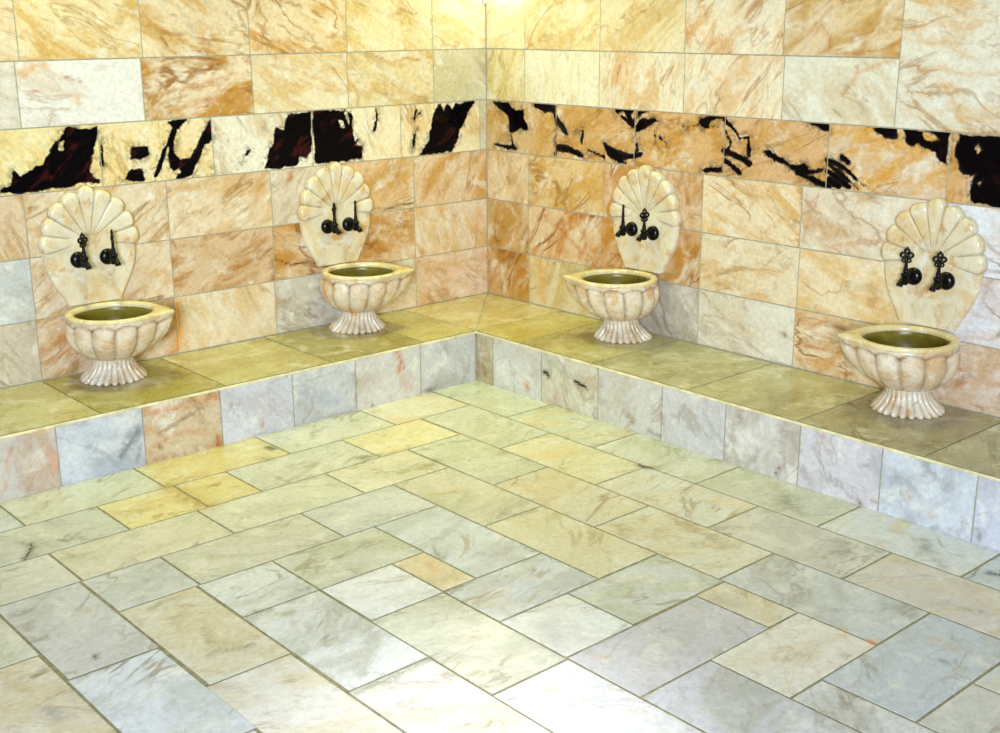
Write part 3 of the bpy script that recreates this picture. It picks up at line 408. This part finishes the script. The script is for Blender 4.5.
# ------------------------------------------------------------------ the bench
bench = empty('marble_bench', (-D*R, -D*R, 0)); tag(bench, 'low L-shaped marble bench running along both walls and around the corner', 'bench')
inv = Matrix.Translation(-Vector(bench.location))
def to_bench(o): o.parent = bench; o.matrix_parent_inverse = inv; return o
TH = .065
TT = Tiles(lambda a, b, d: (-a, -b, d), .06, [])
SB = (214, 206, 172); S2 = (196, 182, 132)
E = D+.03
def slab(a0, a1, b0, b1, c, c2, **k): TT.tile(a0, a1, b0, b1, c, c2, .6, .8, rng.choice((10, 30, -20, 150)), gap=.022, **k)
def mitre():                                     # corner slab pair, cut on the diagonal
    for side in (0, 1):
        n = 36; V = []; F = []
        for i in range(n+1):
            for k in range(n+1):
                a = .02+(E-.03)*i/n; b = a*0+.02+(a-.02)*k/n-(.008 if k == n else 0)
                V.append((a, b))
        aa = np.array([v[0] for v in V]); bb = np.array([v[1] for v in V])
        if side: aa, bb = bb, aa
        x, y, z = TT.P(aa, bb, np.zeros(len(aa)))
        P3 = np.stack([x*R, y*R, (z+H)*R], -1)
        ii = (np.arange(n)[:, None]*(n+1)+np.arange(n)[None, :]).reshape(-1)
        f = np.stack([ii, ii+n+1, ii+n+2, ii+1], -1)
        if side: f = f[:, ::-1]
        if TT.flip: f = f[:, ::-1]
        TT.V.append(P3); TT.F.append(f+TT.nv); TT.MI.append(np.zeros(len(f), int)); TT.nv += len(P3)
        N = len(aa); off = (side*9.3+2, 4.4, 1.2)
        TT.A['tc'].append(np.stack([aa+off[0], bb+off[1], 0*aa+off[2]], -1))
        TT.A['tint'].append(np.tile(np.array(lin((218, 208, 168))+(.6,)), (N, 1))); TT.A['tint2'].append(np.tile(np.array(lin((206, 184, 116))+(.8,)), (N, 1)))
        TT.A['stk'].append(np.zeros((N, 4))); TT.A['blk'].append(np.zeros(N)); TT.A['maroon'].append(np.zeros(N))
mitre()
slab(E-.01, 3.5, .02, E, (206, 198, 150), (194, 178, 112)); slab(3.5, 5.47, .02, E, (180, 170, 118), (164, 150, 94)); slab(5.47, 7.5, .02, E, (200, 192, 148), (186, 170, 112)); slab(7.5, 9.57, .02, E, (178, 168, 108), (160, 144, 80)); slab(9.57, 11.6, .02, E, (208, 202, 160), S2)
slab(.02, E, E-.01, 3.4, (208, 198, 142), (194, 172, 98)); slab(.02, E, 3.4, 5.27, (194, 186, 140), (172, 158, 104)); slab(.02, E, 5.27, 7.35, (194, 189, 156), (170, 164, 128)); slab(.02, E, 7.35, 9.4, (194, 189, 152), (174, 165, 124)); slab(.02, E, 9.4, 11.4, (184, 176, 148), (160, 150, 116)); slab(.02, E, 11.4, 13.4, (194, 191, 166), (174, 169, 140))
for k in range(8):
    a = 11.6+2*k; slab(a, min(a+2, LEN), .02, E, SB, S2, fine=False) if a < LEN-.5 else None
    a = 13.4+2*k; slab(.02, E, a, min(a+2, LEN), SB, S2, fine=False) if a < LEN-.5 else None
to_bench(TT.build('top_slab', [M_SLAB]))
# the slab body with its worn front edge
def lshape(outer, z0, z1, back=.012):
    o = outer*R; b = back*R; Lm = -LEN*R+.004
    p = [(-b, -b), (Lm, -b), (Lm, -o), (-o, -o), (-o, Lm), (-b, Lm)]
    n = len(p); V = [(x, y, z0) for x, y in p]+[(x, y, z1) for x, y in p]
    F = [(i, i+n, (i+1) % n+n, (i+1) % n) for i in range(n)]
    F += [(6, 11, 10, 9), (6, 9, 8, 7), (0, 3, 4, 5), (0, 1, 2, 3)]
    return V, F
V, F = lshape(E, (H-TH)*R, (H-.012)*R)
ed = to_bench(link('slab_edge', V, F, [M_EDGE, M_FGROUT], smooth=False, matidx=[0]*6+[1, 1, 0, 0]))
bv = ed.modifiers.new('worn', 'BEVEL'); bv.width = .005; bv.segments = 2; bv.limit_method = 'ANGLE'
TFc = Tiles(lambda a, b, d: (-a, -D-d, b), .045, STROKES['FL'])
fb0, fb1 = -H, -TH
def face(T, j, specs):
    for i, (a0, a1) in enumerate(zip(j[:-1], j[1:])):
        sp = specs[i] if i < len(specs) else ((206, 204, 206), (184, 182, 184), .5, .7, 40)
        T.tile(a0, a1, fb0-.02, fb1+.01, *sp[:4], sp[4], gap=.02, fine=a0 < 13)
face(TFc, ext([D+.02, 3.56, 4.98, 6.25, 7.59, 8.91, 10.25, 11.6], 1.35), [
  ((204, 200, 196), (184, 178, 172), .4, .7, 40), ((210, 204, 196), (192, 180, 166), .4, .6, 60), ((204, 202, 202), (184, 182, 184), .5, .7, -20), ((208, 206, 212), (190, 184, 188), .5, .7, 30),
  ((208, 190, 162), (184, 142, 92), .8, .9, 25), ((206, 208, 213), (176, 179, 186), .4, .8, 40), ((206, 198, 188), (190, 162, 136), .5, .8, 80), ((206, 204, 206), (180, 176, 176), .5, .7, 60)])
V1 = TFc
v, f = box(-LEN*R+.004, -.003, -(D-.012)*R, -.003, .001, (H-TH)*R)
to_bench(V1.build('left_riser', [M_FACE, M_GROUT], (v, f, 1)))
TFr = Tiles(lambda a, b, d: (-D-d, -a, b), .045, STROKES['FR'])
face(TFr, ext([D+.02, 2.71, 4.01, 5.4, 6.82, 8.09, 9.44, 10.77, 12.14], 1.35), [
  ((200, 190, 164), (176, 156, 120), .6, .8, 85), ((212, 208, 202), (196, 186, 168), .4, .6, 70), ((210, 204, 186), (190, 172, 144), .6, .7, -50), ((210, 206, 198), (192, 182, 166), .5, .7, 60), ((212, 208, 206), (192, 188, 186), .5, .6, -50),
  ((208, 202, 196), (186, 174, 162), .6, .7, 60), ((212, 206, 210), (192, 184, 188), .5, .7, -40), ((207, 210, 215), (184, 187, 193), .5, .8, 50), ((204, 204, 214), (186, 184, 190), .5, .7, 50)])
v, f = box(-(D-.012)*R, -.003, -LEN*R+.004, -D*R+.006, .001, (H-TH)*R)
to_bench(TFr.build('right_riser', [M_FACE, M_GROUT], (v, f, 1)))

# ------------------------------------------------------------------ basins
def grid_faces(n, m, closed_u=True, base=0):
    F = []
    for i in range(n if closed_u else n-1):
        i2 = (i+1) % n
        for j in range(m-1): F.append((base+i*m+j, base+i2*m+j, base+i2*m+j+1, base+i*m+j+1))
    return F
def smooth_interp(xs, ys, x):
    xs = np.array(xs); ys = np.array(ys); return np.interp(x, xs, ys)

TIP_ANG = math.radians(-38)      # lip: towards the corner and out from the wall
TIP = .985
def rim_r(th, r0, tip):
    """plan of the rim: a circle drawn out to a pointed lip"""
    d = (th-TIP_ANG+math.pi) % (2*math.pi)-math.pi
    phi = math.acos(min(.999, r0/tip))
    if abs(d) < phi:
        t = r0/math.cos(phi-abs(d))
        return t-(t-r0)*.10*math.exp(-(d/.07)**2)
    return r0
def lean(z): return -.20*z       # the bowl leans out from the wall
NB = 288
def build_basin_meshes(mirror):
    sx = -1 if mirror else 1
    ths = [2*math.pi*i/NB for i in range(NB)]
    def fin(V, F):
        V = [(x*sx*R, y*R, z*R) for x, y, z in V]
        if mirror: F = [f[::-1] for f in F]
        return V, F
    # bowl: gadrooned outside, up to the rim, over, and down the hollow
    V = []; DT = []; zt = np.concatenate([np.linspace(0, 1, 30)])
    pr_t = [0, .04, .10, .18, .28, .40, .55, .70, .85, 1.0]
    pr_r = [.30, .40, .48, .555, .62, .672, .718, .738, .74, .725]
    inner = [(.63, 1.09), (.606, 1.07), (.60, 1.0), (.59, .92), (.56, .82), (.50, .72), (.40, .64), (.25, .59), (.10, .575), (.02, .575)]
    m = len(zt)+len(inner)
    for th in ths:
        lobe = abs(math.sin(6*(th-TIP_ANG)+math.pi/2))      # 12 lobes, one ridge at the lip
        g = lobe**.55
        k = rim_r(th, .74, TIP)/.74
        for t in zt:
            r = float(smooth_interp(pr_t, pr_r, t))
            ztop = .93-.10*(1-lobe**.8)
            ampl = .115*(.55+.45*min(1, t/.35))*(1.0 if t < ztop else max(0.0, 1-(t-ztop)/.05))
            r = r*(1-ampl*(1-g))+(.018*math.sin(math.pi*min(1, t/ztop)) if t < ztop else 0)
            r *= 1+(k-1)*(t**1.15)
            z = .37+.72*t
            V.append((r*math.cos(th), r*math.sin(th)+lean(z), z))
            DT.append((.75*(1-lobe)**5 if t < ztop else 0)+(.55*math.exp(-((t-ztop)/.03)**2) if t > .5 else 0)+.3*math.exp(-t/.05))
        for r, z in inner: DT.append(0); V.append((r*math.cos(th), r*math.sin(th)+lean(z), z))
    F = grid_faces(NB, m)
    mi = []
    for i in range(NB):
        for jx in range(m-1): mi.append(1 if jx >= len(zt) else 0)
    bowl = fin(V, F)+(mi, DT)
    # rim: rounded band with flat top and bead below
    V = []; prof = [(.96, 1.075), (.985, 1.08), (.998, 1.095), (1.0, 1.115), (.995, 1.138), (.975, 1.15)]
    inn = [(.66, 1.152), (.625, 1.14), (.605, 1.11), (.602, 1.085), (.602, 1.07)]
    m = len(prof)+len(inn)+1
    for th in ths:
        k = rim_r(th, .74, TIP)
        for f_, z in prof:
            V.append((k*f_*math.cos(th), k*f_*math.sin(th)+lean(z), z))
        for r, z in inn: V.append((r*math.cos(th), r*math.sin(th)+lean(z), z))
        V.append((prof[0][0]*k*math.cos(th)*.9, prof[0][0]*k*math.sin(th)*.9+lean(1.), 1.07))
    F = grid_faces(NB, m)
    rim = fin(V, F)
    # foot: fluted, flaring, scalloped at the bottom
    V = []; DT = []; fz = [.43, .40, .37, .33, .28, .22, .16, .11, .06, .025, .0]
    fr = [.27, .300, .302, .300, .312, .345, .395, .445, .495, .52, .515]
    m = len(fz)+1
    for th in ths:
        fl = abs(math.sin(12*th))**.6
        for z, r in zip(fz, fr):
            amp = .05+.14*max(0, min(1, (r-.29)/.2))
            if z > .385: amp = .02
            rr = r*(1-amp*(1-fl))+.012
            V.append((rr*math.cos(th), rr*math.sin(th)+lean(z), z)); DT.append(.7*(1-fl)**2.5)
        DT.append(0); V.append((.01*math.cos(th), .01*math.sin(th), 0.0))
    foot = fin(V, grid_faces(NB, m))
    foot = (foot[0], [f[::-1] for f in foot[1]], None, DT)
    return bowl, rim, foot

def mk(name, data, mats):
    me = bpy.data.meshes.new(name); me.from_pydata(data[0], [], data[1])
    for mm in mats: me.materials.append(mm)
    me.polygons.foreach_set('use_smooth', [True]*len(me.polygons))
    if len(data) > 2 and data[2]: me.polygons.foreach_set('material_index', data[2])
    if len(data) > 3: me.attributes.new('dirt', 'FLOAT', 'POINT').data.foreach_set('value', np.array(data[3], np.float32))
    me.update(); return me
BASIN = {}
for s_ in (False, True):
    bw, rm, ft = build_basin_meshes(s_)
    BASIN[s_] = (mk('bowl', bw, [M_BOWL, M_HOLLOW_SHADE]), mk('rim', rm, [M_RIM]), mk('foot', ft, [M_FOOT]))

def add(name, me, parent):
    o = bpy.data.objects.new(name, me); COL.objects.link(o); o.parent = parent; return o
def wallpoint(side, u, out, z):
    return Vector((-u*R, -out*R, (z+H)*R)) if side == 'L' else Vector((-out*R, -u*R, (z+H)*R))
def wallrot(side): return 0.0 if side == 'L' else -math.pi/2

spots = [('L', 8.60, 'fluted cream marble basin standing leftmost on the bench by the left wall'),
         ('L', 3.79, 'fluted cream marble basin on the left run of bench, nearer the corner'),
         ('R', 4.45, 'pale fluted marble basin on the right run of bench, nearer the corner'),
         ('R', 10.17, 'pinkish fluted marble basin standing rightmost on the bench, furthest from the corner')]
for side, u, lab in spots:
    b = empty('wash_basin', wallpoint(side, u, .61, 0.003), wallrot(side)); tag(b, lab, 'basin', 'carved basins along the bench')
    me = BASIN[side == 'R']
    add('bowl', me[0], b); add('rim', me[1], b); add('foot', me[2], b)

# ------------------------------------------------------------------ shell back plates
HUBZ = 2.16
def shell_meshes(mirror):
    """local: x along the wall, -y out of the wall, z up from the bench; hub at z = HUBZ"""
    sx = -1 if mirror else 1
    a0, a1 = math.radians(-9), math.radians(189); NL = 9; per = 20
    n = NL*per+1; m = 16
    V = []; DT = []
    for i in range(n):
        t = i/per; th = a0+(a1-a0)*i/(n-1); lt = t-int(t) if i < n-1 else 1.0
        bul = math.sin(math.pi*lt)                       # 0 at grooves, 1 mid-lobe
        li = min(NL-1, int(t))
        ro = .79+.065*bul**.6+(.045*bul if li == NL//2 else 0)+(-.012 if li in (1, 7) else 0)
        for k in range(m):
            s = k/(m-1)
            q = min(1, s*1.04)
            dep = .085+.055*q**1.5                       # scooped: deeper at the hub
            dep += (.020*q*bul**.5)-.024*q*(1-bul)**5
            if s > .95: dep -= ((s-.95)/.05)**2*.03
            r = ro*s
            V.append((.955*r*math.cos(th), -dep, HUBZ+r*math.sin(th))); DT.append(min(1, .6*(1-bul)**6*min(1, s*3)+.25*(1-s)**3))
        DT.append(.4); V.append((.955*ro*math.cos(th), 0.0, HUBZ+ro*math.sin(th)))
    m += 1
    F = grid_faces(n, m, False)
    fan = ([(x*sx*R, y*R, z*R) for x, y, z in V], F if mirror else [f[::-1] for f in F], None, DT)
    # lower panel: tapers from the fan to the basin
    zs = np.linspace(1.165, HUBZ+.10, 40); V = []; nx = 24
    for z in zs:
        t = (z-.98)/(HUBZ-.06-.98)
        tt = min(1, t)
        hw = .40+.37*tt*tt*(3-2*tt)+.06*math.sin(math.pi*tt)**2
        if z > HUBZ-.10: hw = max(.3, .76-.9*(z-HUBZ+.10))
        dep = .095+.02*(1-tt)
        row = [(-hw, 0.0), (-hw, -dep+.015)]+[(-hw+.02+(2*hw-.04)*i/nx, -dep-.012*math.cos(math.pi*(i/nx-.5))) for i in range(nx+1)]+[(hw, -dep+.015), (hw, 0.0)]
        for x, y in row: V.append((x, y, z))
    m2 = nx+5
    F = [(i*m2+jx, i*m2+jx+1, (i+1)*m2+jx+1, (i+1)*m2+jx) for i in range(len(zs)-1) for jx in range(m2-1)]
    pan = ([(x*sx*R, y*R, z*R) for x, y, z in V], [f[::-1] for f in F] if mirror else F)
    return fan, pan
SHELL = {s_: tuple(mk(nm, d, [M_SHELL]) for nm, d in zip(('scallop_fan', 'lower_panel'), shell_meshes(s_))) for s_ in (False, True)}
shells = [('L', 8.56, 'scallop shell marble wall plate above the leftmost basin'),
          ('L', 3.79, 'scallop shell marble wall plate on the left wall nearer the corner'),
          ('R', 4.41, 'pale scallop shell marble wall plate on the right wall nearer the corner'),
          ('R', 10.05, 'scallop shell marble wall plate above the rightmost basin')]
for side, u, lab in shells:
    b = empty('shell_plate', wallpoint(side, u, .004, 0), wallrot(side)); tag(b, lab, 'wall plate', 'scallop shell plates over the basins')
    me = SHELL[side == 'R']; add('scallop_fan', me[0], b); add('lower_panel', me[1], b)

# ------------------------------------------------------------------ taps (local: -y out of the wall, z up, origin on the plate)
def lathe(prof, n=28, axis='y', c=(0, 0, 0)):
    V = []
    for i in range(n):
        th = 2*math.pi*i/n
        for h, r in prof:
            if axis == 'y': V.append((c[0]+r*math.cos(th), c[1]-h, c[2]+r*math.sin(th)))
            else: V.append((c[0]+r*math.cos(th), c[1]+r*math.sin(th), c[2]+h))
    return V, grid_faces(n, len(prof))
def tube(pts, rad, n=14, closed=False):
    pts = [Vector(p) for p in pts]; V = []; N = len(pts)
    for i, p in enumerate(pts):
        t = (pts[(i+1) % N]-pts[i-1]) if closed else (pts[min(i+1, N-1)]-pts[max(i-1, 0)])
        t.normalize(); ref = Vector((1, 0, 0)) if abs(t.x) < .8 else Vector((0, 1, 0))
        u_ = t.cross(ref).normalized(); w_ = t.cross(u_)
        r = rad[i] if isinstance(rad, (list, tuple)) else rad
        for k in range(n):
            a = 2*math.pi*k/n; V.append(tuple(p+u_*math.cos(a)*r+w_*math.sin(a)*r))
    F = [(i*n+k, i*n+(k+1) % n, ((i+1) % N)*n+(k+1) % n, ((i+1) % N)*n+k) for i in range(N if closed else N-1) for k in range(n)]
    if not closed: F += [tuple(range(n))[::-1], tuple((N-1)*n+k for k in range(n))]
    return V, F
def join(parts):
    V = []; F = []
    for v_, f_ in parts:
        b_ = len(V); V += v_; F += [tuple(i+b_ for i in g_) for g_ in f_]
    return V, F
def ring(cx, cz, r, t, n=18):
    return tube([(cx+r*math.cos(2*math.pi*i/n), 0, cz+r*math.sin(2*math.pi*i/n)) for i in range(n)], t, 8, True)
mm = .001
ros = mk('rosette', lathe([(0, 29*mm), (6*mm, 30*mm), (12*mm, 28.5*mm), (18*mm, 24*mm), (22*mm, 18*mm), (24*mm, 11*mm), (25*mm, .5*mm)]), [M_TAP])
body = join([lathe([(0, 7*mm), (62*mm, 7*mm)], 18),                                   # pipe out of the wall
             lathe([(-20*mm, .5*mm), (-20*mm, 10*mm), (-15*mm, 13*mm), (9*mm, 13*mm), (12*mm, 15*mm), (17*mm, 15*mm), (19*mm, 10*mm), (30*mm, 7*mm), (33*mm, 8.5*mm), (37*mm, 6*mm), (38*mm, .5*mm)], 22, 'z', (0, -64*mm, 0))])
body = mk('valve_body', body, [M_TAP])
spout = mk('spout', tube([(0, -66*mm, -1*mm), (0, -76*mm, -2*mm), (0, -83*mm, -5*mm), (0, -90*mm, -9*mm), (0, -96*mm, -15*mm), (0, -99*mm, -20*mm)], [11*mm, 10*mm, 9.5*mm, 9.5*mm, 10.5*mm, 11*mm]), [M_TAP])
# pierced key: stem, two small scrolls, then a trefoil
hp = [tube([(0, 0, 30*mm), (0, 0, 44*mm), (0, 0, 60*mm), (0, 0, 74*mm)], [7*mm, 5.5*mm, 5*mm, 5*mm], 12),
      ring(-8.5*mm, 60*mm, 5*mm, 3*mm), ring(8.5*mm, 60*mm, 5*mm, 3*mm), ring(-12*mm, 78*mm, 7.5*mm, 4*mm), ring(12*mm, 78*mm, 7.5*mm, 4*mm), ring(0, 91*mm, 7*mm, 4*mm),
      tube([(0, 0, 95*mm), (0, 0, 101*mm), (0, 0, 106*mm)], [4*mm, 4.4*mm, 1.5*mm], 10)]
key = mk('handle', join(hp), [M_TAP])
tapdef = [('L', 8.80, 1.90, 22, 'black bronze tap, left of the pair over the leftmost basin'), ('L', 8.31, 1.89, 59, 'black bronze tap, right of the pair over the leftmost basin'),
          ('L', 4.04, 1.89, 40, 'black bronze tap, left of the pair over the basin left of the corner'), ('L', 3.57, 1.88, 54, 'black bronze tap, right of the pair over the basin left of the corner'),
          ('R', 4.17, 1.89, 131, 'black bronze tap, left of the pair over the basin right of the corner'), ('R', 4.68, 1.88, 76, 'black bronze tap, right of the pair over the basin right of the corner'),
          ('R', 9.81, 1.88, 28, 'black bronze tap with trefoil key, left of the pair over the rightmost basin'), ('R', 10.33, 1.89, 24, 'black bronze tap with trefoil key, right of the pair over the rightmost basin')]
for side, u, z, ang, lab in tapdef:
    b = empty('water_tap', wallpoint(side, u, .122, z), wallrot(side)); tag(b, lab, 'tap', 'black taps on the shell plates')
    for q_ in (add('rosette', ros, b), add('valve_body', body, b), add('spout', spout, b)): q_.scale = (1.12, 1.0, 1.12)
    h_ = add('handle', key, b); h_.scale = (1.12, 1.12, 1.12); h_.location = (0, -64*mm, 0); h_.rotation_euler = (0, 0, math.radians(ang))

# ------------------------------------------------------------------ tube lamp standing in the corner above
lampz = (5.87+H)*R; lx = ly = -.0126
lamp = empty('corner_lamp', (lx, ly, lampz)); tag(lamp, 'white end of a slim tube lamp in the corner at the top edge', 'lamp')
V, F = lathe([(-4*mm, .5*mm), (-4*mm, 4*mm), (0, 6*mm), (2*mm, 11*mm), (30*mm, 13*mm), (34*mm, 12*mm), (34*mm, .5*mm)], 20, 'z')
link('end_cap', V, F, plain('white lamp cap', (240, 240, 238), .35), lamp)
V, F = lathe([(33*mm, .5*mm), (33*mm, 11*mm), (620*mm, 11*mm), (620*mm, .5*mm)], 20, 'z')
link('tube', V, F, plain('lit lamp tube', (255, 250, 220), .4, (1.0, .92, .58), 70.0), lamp)
V, F = lathe([(619*mm, .5*mm), (619*mm, 13*mm), (650*mm, 13*mm), (652*mm, .5*mm)], 20, 'z')
link('end_cap', V, F, bpy.data.materials['white lamp cap'], lamp)

# ------------------------------------------------------------------ lights
def area(name, loc, target, size, power, col):
    d = bpy.data.lights.new(name, 'AREA'); d.shape = 'DISK'; d.size = size; d.energy = power; d.color = col
    o = bpy.data.objects.new(name, d); COL.objects.link(o); o.location = loc
    o.rotation_euler = (Vector(target)-Vector(loc)).to_track_quat('-Z', 'Y').to_euler(); return o
WARM = (.93, 1.0, .36)
CZ = (TOP-.1)*R-.03
for i, (x, y, p) in enumerate(((-.75, -.75, 7.5), (-2.3, -.5, 6.5), (-.5, -2.3, 3.2))):
    area('ceiling_light', (x, y, CZ), (x, y, 0), .35, p, WARM).data.spread = math.radians(95)
pl = bpy.data.lights.new('corner_glow', 'POINT'); pl.energy = 1.6; pl.color = (1.0, .93, .62); pl.shadow_soft_size = .03  # added unseen point light: makes the hot highlight high on the right wall
po = bpy.data.objects.new('corner_glow', pl); COL.objects.link(po); po.location = (-.06, -.19, (6.35+H)*R)
sp_ = bpy.data.lights.new('floor_fill_spot', 'SPOT'); sp_.energy = 150; sp_.color = (.96, .98, 1.0); sp_.spot_size = math.radians(27); sp_.spot_blend = 1.0; sp_.shadow_soft_size = .08  # added spot, standing in for a bright reflection on the near floor
so = bpy.data.objects.new('floor_fill_spot', sp_); COL.objects.link(so); so.location = (-9.75*R, -11.1*R, CZ)
CAM = Vector((-16.44871223*R, -18.98404522*R, (5.61157035+H)*R))
fl = bpy.data.lights.new('camera_flash', 'POINT'); fl.energy = 132; fl.color = (.77, .88, 1.0); fl.shadow_soft_size = .05
fo = bpy.data.objects.new('camera_flash', fl); COL.objects.link(fo); fo.location = CAM+Vector((.02, .03, .10))
area('fill_light', (-6.2, -6.6, 2.0), (-1.0, -1.0, .9), 1.4, 150, (.76, .88, 1.0)).data.spread = math.radians(100)  # unseen neutral fill, added behind the camera to brighten walls and bench face
w = bpy.data.worlds.new('room_air'); bpy.context.scene.world = w; w.use_nodes = True
w.node_tree.nodes['Background'].inputs[0].default_value = (.9, .9, .8, 1); w.node_tree.nodes['Background'].inputs[1].default_value = .3

# ------------------------------------------------------------------ camera
r_ = Vector((0.74832326, -0.66331596, -0.00492238)); u_ = Vector((0.18720417, 0.20406468, 0.96089136)); f_ = Vector((0.63637009, 0.71997885, -0.27688186))
cd = bpy.data.cameras.new('camera'); cam = bpy.data.objects.new('camera', cd); COL.objects.link(cam)
cam.matrix_world = Matrix(((r_.x, u_.x, -f_.x, CAM.x), (r_.y, u_.y, -f_.y, CAM.y), (r_.z, u_.z, -f_.z, CAM.z), (0, 0, 0, 1)))
cd.sensor_fit = 'HORIZONTAL'; cd.sensor_width = 36.0; cd.lens = 1213.9487*36/1000; cd.clip_start = .02
bpy.context.scene.camera = cam
sc = bpy.context.scene
sc.view_settings.view_transform = 'Standard'; sc.view_settings.look = 'Medium High Contrast'; sc.view_settings.exposure = -0.11; sc.view_settings.gamma = 1.0
